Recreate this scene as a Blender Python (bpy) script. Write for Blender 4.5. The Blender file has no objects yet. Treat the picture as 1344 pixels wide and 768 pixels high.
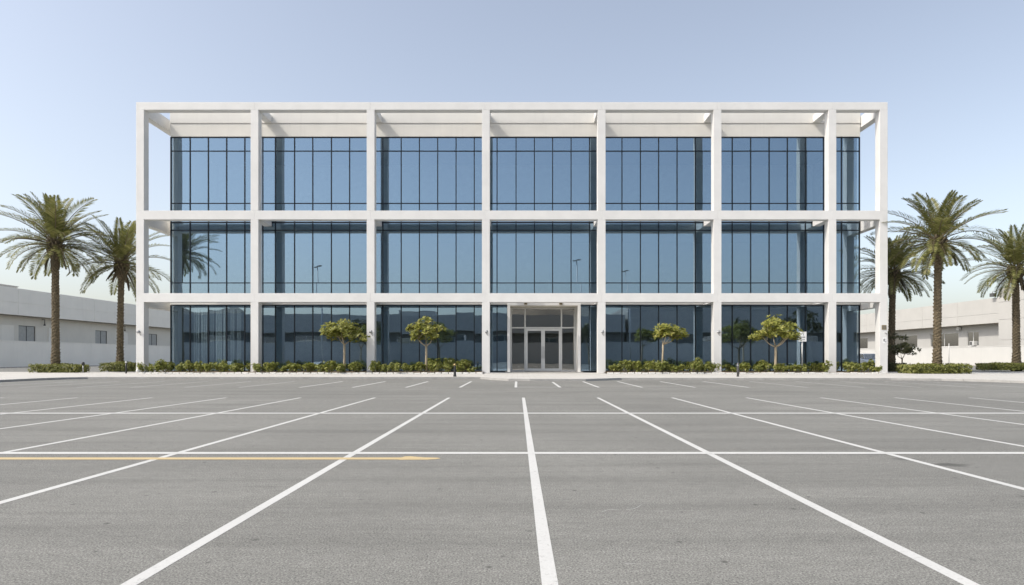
import bpy, bmesh, math, random
from mathutils import Vector, Matrix, Euler
PI = math.pi
R = math.radians
sc = bpy.context.scene
C = sc.collection

# ------------------------------------------------------------------ camera
FPX, CX, CY, EYE = 860.0, 679.5, 469.5, 1.1
cam = bpy.data.cameras.new('camera'); camo = bpy.data.objects.new('camera', cam); C.objects.link(camo)
camo.location = (0, 0, EYE); camo.rotation_euler = (PI/2, 0, 0)
cam.sensor_width = 36.0; cam.lens = 36.0*FPX/1344
cam.shift_x = (672-CX)/1344; cam.shift_y = (CY-384)/1344
cam.clip_start = .05; cam.clip_end = 5000
sc.camera = camo
def X(px, Y): return (px-CX)*Y/FPX
def Z(py, Y): return EYE+(CY-py)*Y/FPX

# ------------------------------------------------------------------ light
sd = Vector((.62, .26, -.74)).normalized()      # direction the sunlight travels
elev = math.asin(-sd.z); rot = math.atan2(-sd.x, -sd.y)
w = bpy.data.worlds.new('World'); sc.world = w; w.use_nodes = True
nt = w.node_tree; sk = nt.nodes.new('ShaderNodeTexSky'); sk.sky_type = 'NISHITA'; sk.sun_disc = False
sk.sun_elevation = elev; sk.sun_rotation = rot
sk.air_density = 1.0; sk.dust_density = 2.8; sk.ozone_density = .3; sk.altitude = 0
bg = nt.nodes['Background']; hs = nt.nodes.new('ShaderNodeHueSaturation'); hs.inputs['Saturation'].default_value = .68      # a dusty, milky sky
nt.links.new(sk.outputs[0], hs.inputs['Color']); tm = nt.nodes.new('ShaderNodeMix'); tm.data_type = 'RGBA'; tm.blend_type = 'MULTIPLY'; tm.inputs[0].default_value = 1; tm.inputs[7].default_value = (1.02, 1.0, .98, 1)
nt.links.new(hs.outputs[0], tm.inputs[6]); nt.links.new(tm.outputs[2], bg.inputs[0]); bg.inputs[1].default_value = .15
sun = bpy.data.lights.new('sun', 'SUN'); sun.energy = 2.2; sun.angle = R(.5); sun.color = (1, .955, .87)
suno = bpy.data.objects.new('sun', sun); C.objects.link(suno); suno.location = (-40, -30, 60)
suno.rotation_euler = sd.to_track_quat('-Z', 'Y').to_euler()
sc.view_settings.view_transform = 'Standard'; sc.view_settings.look = 'None'
sc.view_settings.gamma = 1; sc.view_settings.exposure = .62; sc.view_settings.use_curve_mapping = False
sc.cycles.caustics_reflective = True; sc.cycles.sample_clamp_indirect = 3.0; sc.cycles.caustics_refractive = False
sc.cycles.max_bounces = 8; sc.cycles.transparent_max_bounces = 16
sc.cycles.use_denoising = True

# ------------------------------------------------------------------ materials
def newmat(name):
    m = bpy.data.materials.new(name); m.use_nodes = True
    t = m.node_tree; b = t.nodes['Principled BSDF']
    return m, t, b
def N(t, typ, **kw):
    n = t.nodes.new(typ)
    for k, v in kw.items():
        if k in n.inputs: n.inputs[k].default_value = v
        else: setattr(n, k, v)
    return n
def coord(t, scale=(1, 1, 1), kind='Object'):
    tc = N(t, 'ShaderNodeTexCoord'); mp = N(t, 'ShaderNodeMapping'); mp.inputs['Scale'].default_value = scale
    t.links.new(tc.outputs[kind], mp.inputs[0]); return mp.outputs[0]
def noise(t, co, scale, detail=4, rough=.55):
    n = N(t, 'ShaderNodeTexNoise'); n.inputs['Scale'].default_value = scale
    n.inputs['Detail'].default_value = detail; n.inputs['Roughness'].default_value = rough
    t.links.new(co, n.inputs['Vector']); return n.outputs['Fac']
def ramp(t, fac, p0, p1, c0=(0, 0, 0, 1), c1=(1, 1, 1, 1)):
    r = N(t, 'ShaderNodeValToRGB'); e = r.color_ramp.elements
    e[0].position = p0; e[1].position = p1; e[0].color = c0; e[1].color = c1
    t.links.new(fac, r.inputs[0]); return r.outputs[0]
def mix(t, fac, a, b, mode='MIX'):
    n = N(t, 'ShaderNodeMix', data_type='RGBA', blend_type=mode)
    for i, v in ((0, fac), (6, a), (7, b)):
        if isinstance(v, (int, float)): n.inputs[i].default_value = v
        elif isinstance(v, tuple): n.inputs[i].default_value = (v+(1,))[:4]
        else: t.links.new(v, n.inputs[i])
    return n.outputs[2]
def math_(t, op, a, b=0.0):
    n = N(t, 'ShaderNodeMath', operation=op)
    for i, v in ((0, a), (1, b)):
        if isinstance(v, (int, float)): n.inputs[i].default_value = v
        else: t.links.new(v, n.inputs[i])
    return n.outputs[0]
def bump(t, b, h, strength=.2, dist=.01):
    n = N(t, 'ShaderNodeBump'); n.inputs['Strength'].default_value = strength; n.inputs['Distance'].default_value = dist
    t.links.new(h, n.inputs['Height']); t.links.new(n.outputs[0], b.inputs['Normal'])
def plain(name, col, rough=.6, metal=0, var=.12, scale=3.0, streak=False, bmp=0):
    """a procedural paint / stone / metal: base colour broken up by noise"""
    m, t, b = newmat(name)
    co = coord(t)
    f = noise(t, co, scale, 5)
    lo = tuple(c*(1-var) for c in col); hi = tuple(min(1, c*(1+var*.6)) for c in col)
    c = mix(t, ramp(t, f, .3, .7), lo, hi)
    if streak:
        cs = coord(t, (2.2, 2.2, .12)); g = noise(t, cs, 1.6, 4)
        c = mix(t, ramp(t, g, .55, .8, (0, 0, 0, 1), (.35, .35, .35, 1)), c, tuple(k*.82 for k in col))
    t.links.new(c, b.inputs['Base Color'])
    b.inputs['Roughness'].default_value = rough; b.inputs['Metallic'].default_value = metal
    if bmp: bump(t, b, noise(t, co, 60, 3), bmp, .004)
    return m
M = {}
M['frame'] = plain('white_stone_cladding', (.70, .692, .672), .55, var=.05, scale=1.3, bmp=.12)
M['parapet'] = plain('parapet_panel', (.68, .662, .615), .6, var=.05, scale=.9, streak=True, bmp=.1)
M['slab'] = plain('slab_concrete', (.6, .59, .56), .7, var=.08, scale=1.2)
M['white'] = plain('white_render', (.515, .515, .50), .75, var=.04, scale=.5, streak=True, bmp=.1)
M['cream'] = plain('cream_wall_panel', (.45, .442, .42), .75, var=.05, scale=.4, streak=True, bmp=.1)
M['greywall'] = plain('grey_wall_panel', (.55, .54, .515), .75, var=.05, scale=.4, streak=True, bmp=.1)
M['leftwall'] = plain('off_white_render', (.86, .82, .74), .75, var=.04, scale=.5, streak=True, bmp=.1)
M['leftgrey'] = plain('warm_grey_panel', (.74, .70, .62), .75, var=.05, scale=.4, streak=True, bmp=.1)
M['slate'] = plain('slate_grey_panel', (.40, .40, .39), .8, var=.06, scale=.4, streak=True)  # pale walls darkened: shade of the mirrored fronts put into the colour
M['darkslate'] = plain('dark_recess_panel', (.17, .17, .165), .8, var=.08, scale=.4)  # shade below the overhang put into the recess wall colour
M['hill'] = plain('bare_hill_rock', (.20, .19, .165), .95, var=.25, scale=.05)
M['recess'] = plain('tan_recess_panel', (.58, .55, .47), .75, var=.06, scale=.4, streak=True)
M['soffit'] = plain('brown_soffit', (.34, .30, .23), .8)
M['roof'] = plain('roof_felt', (.35, .34, .32), .9)
M['mullion'] = plain('black_anodised_aluminium', (.018, .022, .026), .35, .6)
M['alu'] = plain('silver_aluminium', (.66, .66, .64), .4, .1, var=.06)
M['steel'] = plain('galvanised_steel', (.42, .43, .44), .45, .7, var=.1)
M['black'] = plain('black_powder_coat', (.018, .019, .021), .45)
M['darkgrey'] = plain('dark_grey_paint', (.09, .09, .09), .5)
M['blind'] = plain('pale_blind_fabric', (.85, .85, .83), .8)
M['inner'] = plain('interior_plaster', (.62, .62, .60), .9)
M['carpet'] = plain('interior_carpet', (.12, .12, .125), .95)
M['brass'] = plain('aged_brass', (.28, .215, .10), .4, .7)
M['shutter'] = plain('grey_shutter', (.42, .42, .40), .6)
M['signwhite'] = plain('sign_enamel', (.82, .82, .81), .4, var=.03)
M['signgrey'] = plain('sign_print', (.16, .17, .19), .5)
M['soil'] = plain('planter_soil', (.15, .11, .07), .95, var=.3, scale=9, bmp=.5)
M['kerb'] = plain('kerb_concrete', (.36, .355, .34), .85, var=.14, scale=2.5, bmp=.3)
M['stone'] = plain('white_stone', (.74, .73, .70), .7, var=.1, scale=8, bmp=.3)
M['bark_young'] = plain('pale_young_bark', (.36, .30, .21), .85, var=.3, scale=14, bmp=.5)
M['lightlens'] = plain('lamp_lens', (.6, .6, .58), .2)
M['carpaint'] = plain('white_car_paint', (.72, .76, .80), .22, var=.02)
M['tyre'] = plain('tyre_rubber', (.02, .02, .02), .85)

def glass(name, tint, refl, trans):
    """coated glazing: strong tinted mirror reflection, a little dark see-through"""
    m, t, b = newmat(name); t.nodes.remove(b); out = t.nodes['Material Output']
    g = N(t, 'ShaderNodeBsdfGlossy'); g.inputs['Color'].default_value = tint+(1,); g.inputs['Roughness'].default_value = 0.0
    tr = N(t, 'ShaderNodeBsdfTransparent'); tr.inputs['Color'].default_value = trans+(1,)
    co = coord(t); nz = noise(t, co, .55, 2)
    bp = N(t, 'ShaderNodeBump'); bp.inputs['Strength'].default_value = .3; bp.inputs['Distance'].default_value = .006
    t.links.new(nz, bp.inputs['Height']); t.links.new(bp.outputs[0], g.inputs['Normal'])
    ge = N(t, 'ShaderNodeNewGeometry')      # the mirror coating lies on the outer face of each pane only
    f = math_(t, 'MULTIPLY', math_(t, 'SUBTRACT', 1.0, ge.outputs['Backfacing']), refl)
    mx = N(t, 'ShaderNodeMixShader'); t.links.new(f, mx.inputs[0]); t.links.new(tr.outputs[0], mx.inputs[1]); t.links.new(g.outputs[0], mx.inputs[2])
    t.links.new(mx.outputs[0], out.inputs['Surface']); return m
M['glass'] = glass('blue_coated_glass', (.40, .55, .70), .56, (.80, .86, .88))
M['doorglass'] = glass('grey_door_glass', (.56, .56, .545), .48, (.6, .64, .63))
M['carglass'] = glass('car_glass', (.5, .55, .6), .4, (.4, .42, .43))
M['farglass'] = glass('dark_window_glass', (.62, .62, .63), .72, (.6, .6, .6))

def leafmat(name, dark, light, hot, trans=.3):
    m, t, b = newmat(name); out = t.nodes['Material Output']
    ge = N(t, 'ShaderNodeNewGeometry')
    r = N(t, 'ShaderNodeValToRGB'); e = r.color_ramp.elements
    e[0].position = 0; e[0].color = dark+(1,); e[1].position = .75; e[1].color = light+(1,)
    k = e.new(1.0); k.color = hot+(1,)
    t.links.new(ge.outputs['Random Per Island'], r.inputs[0])
    t.links.new(r.outputs[0], b.inputs['Base Color']); b.inputs['Roughness'].default_value = .5
    tl = N(t, 'ShaderNodeBsdfTranslucent'); t.links.new(r.outputs[0], tl.inputs['Color'])
    mx = N(t, 'ShaderNodeMixShader'); mx.inputs[0].default_value = trans
    t.links.new(b.outputs[0], mx.inputs[1]); t.links.new(tl.outputs[0], mx.inputs[2]); t.links.new(mx.outputs[0], out.inputs['Surface'])
    return m
M['frond'] = leafmat('palm_leaflet', (.092, .102, .03), (.205, .208, .065), (.31, .28, .12), .32)
M['deadfrond'] = leafmat('dry_palm_leaflet', (.11, .085, .05), (.18, .145, .085), (.22, .18, .11), .15)
M['leaf'] = leafmat('young_tree_leaf', (.13, .14, .026), (.30, .315, .06), (.40, .36, .10), .4)
M['shrub'] = leafmat('shrub_leaf', (.115, .14, .03), (.29, .315, .075), (.40, .38, .12), .4)
M['hedge'] = leafmat('hedge_leaf', (.11, .125, .028), (.23, .245, .06), (.31, .29, .09), .35)
M['darkleaf'] = leafmat('dark_tree_leaf', (.05, .055, .018), (.09, .095, .03), (.13, .12, .05), .2)  # leaf colour with shade put in, for shaded, mirrored and inner foliage

def trunkmat():
    m, t, b = newmat('palm_trunk_bark'); co = coord(t)
    f = noise(t, co, 9, 5); g = noise(t, coord(t, (1, 1, .3)), 30, 3)
    c = mix(t, ramp(t, f, .3, .7), (.055, .043, .026), (.15, .118, .07))
    c = mix(t, ramp(t, g, .45, .75), c, (.21, .17, .11))
    t.links.new(c, b.inputs['Base Color']); b.inputs['Roughness'].default_value = .9
    bump(t, b, g, .6, .02); return m
M['trunk'] = trunkmat()

def asphalt(name, base, stains=True):
    m, t, b = newmat(name)
    co = coord(t)
    def g(v): return (v*1.0, v*.992, v*.915, 1)
    big = noise(t, co, .22, 4); mid = noise(t, co, 1.3, 5)
    streak = noise(t, coord(t, (.10, 1.6, 1)), 1.0, 5, .6)
    streak2 = noise(t, coord(t, (.35, 6.0, 1)), 1.0, 4, .6)
    c = mix(t, ramp(t, big, .32, .68), g(base*.82), g(base*1.10))
    c = mix(t, ramp(t, mid, .35, .7, (0, 0, 0, 1), (.5, .5, .5, 1)), c, g(base*.86))
    c = mix(t, ramp(t, streak, .48, .78, (0, 0, 0, 1), (1, 1, 1, 1)), c, g(base*.66))
    c = mix(t, ramp(t, streak2, .5, .8, (0, 0, 0, 1), (.5, .5, .5, 1)), c, g(base*1.15))
    f1 = noise(t, co, 85, 3, .7); f2 = noise(t, co, 210, 2, .6)
    c = mix(t, .95, c, ramp(t, f1, .34, .66, (.40, .40, .40, 1), (1.62, 1.62, 1.62, 1)), 'MULTIPLY')
    c = mix(t, .8, c, ramp(t, f2, .3, .7, (.5, .5, .5, 1), (1.5, 1.5, 1.5, 1)), 'MULTIPLY')
    f3 = noise(t, coord(t, (.6, 1.3, 1)), 14, 4, .65)
    c = mix(t, .6, c, ramp(t, f3, .3, .7, (.78, .78, .78, 1), (1.2, 1.2, 1.2, 1)), 'MULTIPLY')
    if stains:
        # small dark pits and chips of aggregate
        v = N(t, 'ShaderNodeTexVoronoi'); v.inputs['Scale'].default_value = 4.5; v.inputs['Randomness'].default_value = 1
        t.links.new(coord(t, (1, .8, 1)), v.inputs['Vector'])
        pit = ramp(t, v.outputs['Distance'], .05, .11, (1, 1, 1, 1), (0, 0, 0, 1))
        gate = ramp(t, noise(t, co, 2.1, 2), .47, .52)
        c = mix(t, math_(t, 'MULTIPLY', math_(t, 'MULTIPLY', pit, gate), .75), c, g(base*.3))
        # hairline cracks, only here and there
        cc = N(t, 'ShaderNodeVectorMath', operation='ADD'); wob = N(t, 'ShaderNodeTexNoise'); wob.inputs['Scale'].default_value = 3.0; wob.inputs['Detail'].default_value = 6
        t.links.new(co, wob.inputs['Vector']); sc_ = N(t, 'ShaderNodeVectorMath', operation='SCALE'); sc_.inputs['Scale'].default_value = .7
        t.links.new(wob.outputs['Color'], sc_.inputs[0]); t.links.new(co, cc.inputs[0]); t.links.new(sc_.outputs[0], cc.inputs[1])
        v2 = N(t, 'ShaderNodeTexVoronoi', feature='DISTANCE_TO_EDGE'); v2.inputs['Scale'].default_value = .42
        t.links.new(cc.outputs[0], v2.inputs['Vector'])
        crack = ramp(t, v2.outputs['Distance'], .0, .0028, (1, 1, 1, 1), (0, 0, 0, 1))
        gate2 = ramp(t, noise(t, co, .9, 4), .6, .66)
        c = mix(t, math_(t, 'MULTIPLY', math_(t, 'MULTIPLY', crack, gate2), .4), c, g(base*.4))
        # oil stains with soft broken edges (where cars have stood)
        sep = N(t, 'ShaderNodeSeparateXYZ'); t.links.new(co, sep.inputs[0])
        wn = noise(t, co, 5, 4)
        for (sx, sy, rx, ry, amt) in ((4.42, 6.73, .24, .14, .95), (4.22, 7.1, .2, .10, .55), (-16.2, 17.7, 1.3, .3, .3), (-2.2, 5.6, .2, .06, .25), (3.0, 14.6, .9, .4, .2), (-6.5, 15.2, 1.1, .5, .22), (8.5, 21, 2.2, .8, .22), (-9, 21.3, 2.4, .7, .2), (.9, 20.6, 1.8, .5, .18)):
            dx = math_(t, 'DIVIDE', math_(t, 'SUBTRACT', sep.outputs[0], sx), rx); dy = math_(t, 'DIVIDE', math_(t, 'SUBTRACT', sep.outputs[1], sy), ry)
            d = math_(t, 'ADD', math_(t, 'MULTIPLY', dx, dx), math_(t, 'MULTIPLY', dy, dy))
            d = math_(t, 'ADD', d, math_(t, 'MULTIPLY', math_(t, 'SUBTRACT', wn, .5), 2.6))
            f = ramp(t, d, .1, 1.2, (amt, amt, amt, 1), (0, 0, 0, 1))
            c = mix(t, f, c, g(base*.42))
    t.links.new(c, b.inputs['Base Color']); b.inputs['Roughness'].default_value = .85
    b.inputs['Specular IOR Level'].default_value = .3
    bump(t, b, f1, .35, .006); return m
M['asphalt'] = asphalt('bleached_asphalt', .20)
M['road'] = asphalt('road_asphalt', .19, False)
def paint(name, col):
    m, t, b = newmat(name); co = coord(t)
    f = noise(t, co, 70, 4, .7); g = noise(t, co, 2.5, 4)
    c = mix(t, ramp(t, f, .3, .65), tuple(k*.86 for k in col), col)
    wear = math_(t, 'MULTIPLY', ramp(t, noise(t, co, 26, 6, .75), .56, .64), ramp(t, g, .36, .6))
    c = mix(t, math_(t, 'MULTIPLY', wear, .8), c, (.24, .237, .222))
    c = mix(t, ramp(t, noise(t, co, .8, 4), .45, .7, (0, 0, 0, 1), (.4, .4, .4, 1)), c, tuple(k*.78 for k in col))
    t.links.new(c, b.inputs['Base Color']); b.inputs['Roughness'].default_value = .7; bump(t, b, f, .25, .004); return m
M['paint'] = paint('white_road_paint', (.56, .56, .54))
M['fadedpaint'] = paint('faded_road_paint', (.40, .40, .385))
M['yellow'] = paint('faded_yellow_paint', (.54, .42, .225))
def paving():
    m, t, b = newmat('pale_pavers'); co = coord(t)
    br = N(t, 'ShaderNodeTexBrick'); br.inputs['Scale'].default_value = 1.0
    br.inputs['Brick Width'].default_value = .6; br.inputs['Row Height'].default_value = .3; br.inputs['Mortar Size'].default_value = .008
    br.inputs['Color1'].default_value = (.47, .455, .425, 1); br.inputs['Color2'].default_value = (.52, .505, .475, 1); br.inputs['Mortar'].default_value = (.30, .29, .27, 1)
    t.links.new(co, br.inputs['Vector'])
    c = mix(t, ramp(t, noise(t, co, .7, 5), .45, .75, (0, 0, 0, 1), (.4, .4, .4, 1)), br.outputs['Color'], (.36, .345, .315))
    c = mix(t, .5, c, ramp(t, noise(t, co, 90, 3), .3, .7, (.8, .8, .8, 1), (1.15, 1.15, 1.15, 1)), 'MULTIPLY')
    t.links.new(c, b.inputs['Base Color']); b.inputs['Roughness'].default_value = .85; return m
M['paving'] = paving()
M['sandy'] = plain('sandy_verge', (.36, .32, .25), .95, var=.2, scale=.6, bmp=.3)

# ------------------------------------------------------------------ mesh helpers
class MB:
    def __init__(s): s.v = []; s.f = []; s.sm = []
    def add(s, vs, fs, smooth=False):
        o = len(s.v); s.v += [tuple(p) for p in vs]
        for f in fs: s.f.append(tuple(i+o for i in f)); s.sm.append(smooth)
    def box(s, x0, x1, y0, y1, z0, z1):
        s.add([(x0, y0, z0), (x1, y0, z0), (x1, y1, z0), (x0, y1, z0), (x0, y0, z1), (x1, y0, z1), (x1, y1, z1), (x0, y1, z1)],
              [(0, 3, 2, 1), (4, 5, 6, 7), (0, 1, 5, 4), (1, 2, 6, 5), (2, 3, 7, 6), (3, 0, 4, 7)])
    def tube(s, pts, rad, n=8, cap=True):
        pts = [Vector(p) for p in pts]; vs = []; prev = None
        for i, p in enumerate(pts):
            d = (pts[min(i+1, len(pts)-1)]-pts[max(i-1, 0)]).normalized()
            a = prev if prev is not None else (Vector((1, 0, 0)) if abs(d.x) < .8 else Vector((0, 1, 0)))
            u = (a-d*a.dot(d)).normalized(); prev = u; vv = d.cross(u)
            r = rad[i] if isinstance(rad, (list, tuple)) else rad
            for k in range(n):
                t = 2*PI*k/n; vs.append(p+u*(r*math.cos(t))+vv*(r*math.sin(t)))
        fs = []
        for i in range(len(pts)-1):
            for k in range(n):
                fs.append((i*n+k, i*n+(k+1) % n, (i+1)*n+(k+1) % n, (i+1)*n+k))
        if cap: fs.append(tuple(range(n-1, -1, -1))); fs.append(tuple((len(pts)-1)*n+k for k in range(n)))
        s.add(vs, fs, True)
    def lathe(s, prof, n=16, at=(0, 0, 0)):
        vs = []; fs = []
        for (r, z) in prof:
            for k in range(n):
                t = 2*PI*k/n; vs.append((at[0]+r*math.cos(t), at[1]+r*math.sin(t), at[2]+z))
        for i in range(len(prof)-1):
            for k in range(n): fs.append((i*n+k, i*n+(k+1) % n, (i+1)*n+(k+1) % n, (i+1)*n+k))
        fs.append(tuple(range(n-1, -1, -1))); fs.append(tuple((len(prof)-1)*n+k for k in range(n)))
        s.add(vs, fs, True)
    def leaf(s, p, d, up, L, W, fold=.15):
        """one pointed leaf: base, two shoulders, tip"""
        sd_ = d.cross(up)
        if sd_.length < 1e-4: sd_ = d.cross(Vector((1, .3, .2)))
        sd_.normalize(); nn = sd_.cross(d).normalized()
        a = p+d*(L*.55)+sd_*(W*.5)+nn*(W*fold); b = p+d*(L*.55)-sd_*(W*.5)+nn*(W*fold); q = p+d*L-nn*(L*.08)
        s.add([p, a, q, b], [(0, 1, 2, 3)], True)
    def mesh(s, name, mat, bevel=0):
        me = bpy.data.meshes.new(name); me.from_pydata(s.v, [], s.f); me.update()
        for p, k in zip(me.polygons, s.sm): p.use_smooth = k
        if bevel:
            bm = bmesh.new(); bm.from_mesh(me)
            bmesh.ops.bevel(bm, geom=bm.edges[:], offset=bevel, segments=2, affect='EDGES', profile=.6)
            bm.to_mesh(me); bm.free()
        me.materials.append(mat); return me
    def build(s, name, mat, parent=None, bevel=0, loc=None, rot=None):
        o = bpy.data.objects.new(name, s.mesh(name, mat, bevel)); C.objects.link(o)
        if parent: o.parent = parent
        if loc: o.location = loc
        if rot: o.rotation_euler = rot
        return o
def tag(o, label, cat, group=None, kind=None):
    o['label'] = label
    if cat: o['category'] = cat
    if group: o['group'] = group
    if kind: o['kind'] = kind
    return o
def thing(name, label, cat, loc=(0, 0, 0), rz=0, group=None):
    o = bpy.data.objects.new(name, None); C.objects.link(o); o.location = loc; o.rotation_euler = (0, 0, rz); o.empty_display_size = .3
    return tag(o, label, cat, group)
def struct(name, mb, mat, label, bevel=0):
    o = mb.build(name, mat, bevel=bevel); o['kind'] = 'structure'; o['label'] = label; return o
def dup(root, loc, rz=0, label=None, group=None, scale=None):
    r = root.copy(); C.objects.link(r); r.location = loc; r.rotation_euler = (0, 0, rz)
    if label: r['label'] = label
    if group: r['group'] = group
    if scale: r.scale = scale
    for ch in list(root.children):
        c = ch.copy(); C.objects.link(c); c.parent = r
        for g in list(ch.children):
            d = g.copy(); C.objects.link(d); d.parent = c
    return r
def poly(mb, pts, z): mb.add([(x, y, z) for x, y in pts], [tuple(range(len(pts)))])

# ------------------------------------------------------------------ ground, lot markings, pavement
g = MB(); g.box(-1500, 1500, -1500, 1500, -.5, 0); struct('ground', g, M['asphalt'], 'pale worn grey asphalt of the empty car park')
def stripe(x0, x1, y0, y1, mat='paint', label='white painted line on the asphalt', z=.0015, name='parking_line'):
    b = MB(); b.add([(x0, y0, z), (x1, y0, z), (x1, y1, z), (x0, y1, z)], [(0, 1, 2, 3)]); return struct(name, b, M[mat], label)
for k in range(-9, 10):
    x = .157+2.04*k
    stripe(x-.040, x+.040, -2.0, 18.0, label='long white bay line running away from the viewer')
stripe(-18.6, 17.0, 12.86, 13.06, z=.003, label='far white cross line over the bays', name='cross_line')
stripe(-14.2, 14.5, 7.47, 7.62, z=.003, label='near white cross line over the bays', name='cross_line')
for x in (-20.4, -18.4, -16.3, -14.3, -12.3, -10.3, -8.06, -6.1, -4.13, -2.14, -.07, 1.57, 3.0, 4.6, 6.56, 8.54, 10.7, 12.8, 14.9, 16.9, 18.7):
    far = 29.6 if 0 < x < 2 else 30.2
    stripe(x-.05, x+.05, 24.2, far, mat='paint' if abs(x) < 9 else 'fadedpaint', label='short white bay line in the row before the pavement')
stripe(-.02, 1.5, 24.3, 24.52, mat='fadedpaint', z=.003, label='faded white line closing the bay before the doors')
b = MB(); yz = .003
pts = [(-12, 7.06), (X(527, 7.14), 7.06), (X(524, 7.14), 7.04), (X(560, 7.14), 7.05), (X(573, 7.14), 7.08), (X(578.5, 7.14), 7.14), (X(573, 7.14), 7.19), (X(556, 7.14), 7.21), (X(536, 7.14), 7.29), (X(529, 7.14), 7.285), (X(525, 7.14), 7.205), (-12, 7.205)]
poly(b, pts, yz); struct('painted_arrow', b, M['yellow'], 'faded yellow painted arrow pointing along the cross line')
for pl in (([(790, 672), (797, 669.5), (806, 669.2), (812, 669.8)], .007), ([(822, 669), (830, 668.6), (836, 666.5), (842, 662.5)], .008), ([(820, 740), (834, 740.5)], .005)):
    b = MB(); q = [(X(px, EYE*FPX/(py-CY)), EYE*FPX/(py-CY)) for px, py in pl[0]]; h = pl[1]*.55
    for (a, c) in zip(q[:-1], q[1:]): b.add([(a[0], a[1]-h, .0015), (c[0], c[1]-h, .0015), (c[0], c[1]+h, .0015), (a[0], a[1]+h, .0015)], [(0, 1, 2, 3)])
    struct('chalk_scuff', b, M['fadedpaint'], 'thin pale scuff curving over the asphalt')

KERB = [(-23.2, -40), (-23.2, 31.6), (-22.9, 33.0), (-22.2, 33.8), (-1.9, 33.8), (-1.2, 32.2), (-.4, 31.0), (.6, 30.75), (3.2, 30.75), (4.3, 31.6), (5.1, 32.4), (18.2, 32.0), (20.2, 31.2), (21.3, 29.8), (21.9, 27.6), (22.2, 24), (22.4, -40)]
pav = MB(); PZ = .1
poly(pav, KERB+[(60, -40), (60, 46), (40, 46), (24.6, 46), (24.6, 61), (-24.6, 61), (-24.6, 46), (-44, 46), (-60, 44), (-60, -40)], PZ)
struct('pavement', pav, M['paving'], 'pale paved strip between car park and building')
kb = MB()
def offset(poly_, d):
    out = []
    for i, p in enumerate(poly_):
        a = Vector(poly_[max(i-1, 0)]); c = Vector(poly_[min(i+1, len(poly_)-1)]); t = (c-a).normalized(); out.append((p[0]-t.y*d, p[1]+t.x*d))
    return out
for i in range(len(KERB)-1):
    a, c = Vector(KERB[i]), Vector(KERB[i+1]); L = (c-a).length; n = max(1, round(L/1.0))
    for k in range(n):
        p = a+(c-a)*(k/n+.004/L); q = a+(c-a)*((k+1)/n-.004/L); t = (c-a).normalized(); nn = Vector((-t.y, t.x))
        o1, o2 = p-nn*.03, q-nn*.03; i1, i2 = p+nn*.12, q+nn*.12
        vs = [(o1.x, o1.y, -.02), (o2.x, o2.y, -.02), (i2.x, i2.y, -.02), (i1.x, i1.y, -.02), (o1.x, o1.y, PZ+.005), (o2.x, o2.y, PZ+.005), (i2.x, i2.y, PZ+.005), (i1.x, i1.y, PZ+.005)]
        kb.add(vs, [(0, 3, 2, 1), (4, 5, 6, 7), (0, 1, 5, 4), (1, 2, 6, 5), (2, 3, 7, 6), (3, 0, 4, 7)])
struct('kerb', kb, M['kerb'], 'grey concrete kerb along the pavement edge', .012)
rd = MB(); poly(rd, [(-59, 47), (-44, 47.5), (-25, 50), (-25, 62), (-40, 75), (-56, 150), (-59, 150)], .006); poly(rd, [(26, 46.6), (62, 46.6), (64, 60), (60, 150), (54, 150), (40, 62), (26, 56)], .006)
struct('road', rd, M['road'], 'grey service road beside and behind the building')
vg = MB(); poly(vg, [(62.2, 46), (65.8, 46), (65.8, 160), (58.5, 160)], .012); struct('path', vg, M['sandy'], 'sandy strip at the foot of the white boundary wall')

# ------------------------------------------------------------------ office building
YF, YG = 42.0, 44.4
XL, XR = X(224.4, YG), X(1128, YG)
office = thing('office_building', 'three storey office with white square frame before blue mirror glass', 'building', (0, 0, PZ))
def rel(mb): mb.v = [(x, y, z-PZ) for x, y, z in mb.v]; return mb
def opart(name, mb, mat, parent=None, bevel=0): return rel(mb).build(name, mat, parent or office, bevel)
COLS = [183.7, 334, 486.4, 637.7, 789.7, 941.8, 1092.6, 1160]
cx = [X(p, YF) for p in COLS]; HW = .25; DY = .56
YB = 59.0
ZB = [(4.66, 5.23), (9.96, 10.53), (16.99, 17.48)]
segs = [(PZ, 4.66), (5.23, 9.96), (10.53, 16.99)]
for x in cx:
    b = MB()
    for z0, z1 in segs: b.box(x-HW, x+HW, YF, YF+DY, z0, z1)
    opart('frame_column', b, M['frame'], bevel=.012)
for z0, z1 in ZB:
    b = MB(); xs = [cx[0]-HW]+[c for c in cx[1:-1]]+[cx[-1]+HW]
    for a, c in zip(xs[:-1], xs[1:]): b.box(a+.0015, c-.0015, YF, YF+DY, z0, z1)
    opart('frame_beam', b, M['frame'], bevel=.012)
for i, x in enumerate(cx):
    end = i in (0, 7)
    for z0, z1 in ZB:
        b = MB(); lo = z0-.30 if end else z0+.004
        hw = HW-.004
        b.box(x-hw, x+hw, YF+DY+.002, YG-.12 if not end else YB+.2, lo, z1-.02 if z1 < 17 else 17.46)
        if end: b.box(x-hw, x+hw, YF+DY+.002, YF+DY+.004, lo, z0)
        opart('tie_beam', b, M['frame'], bevel=.008)
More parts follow.
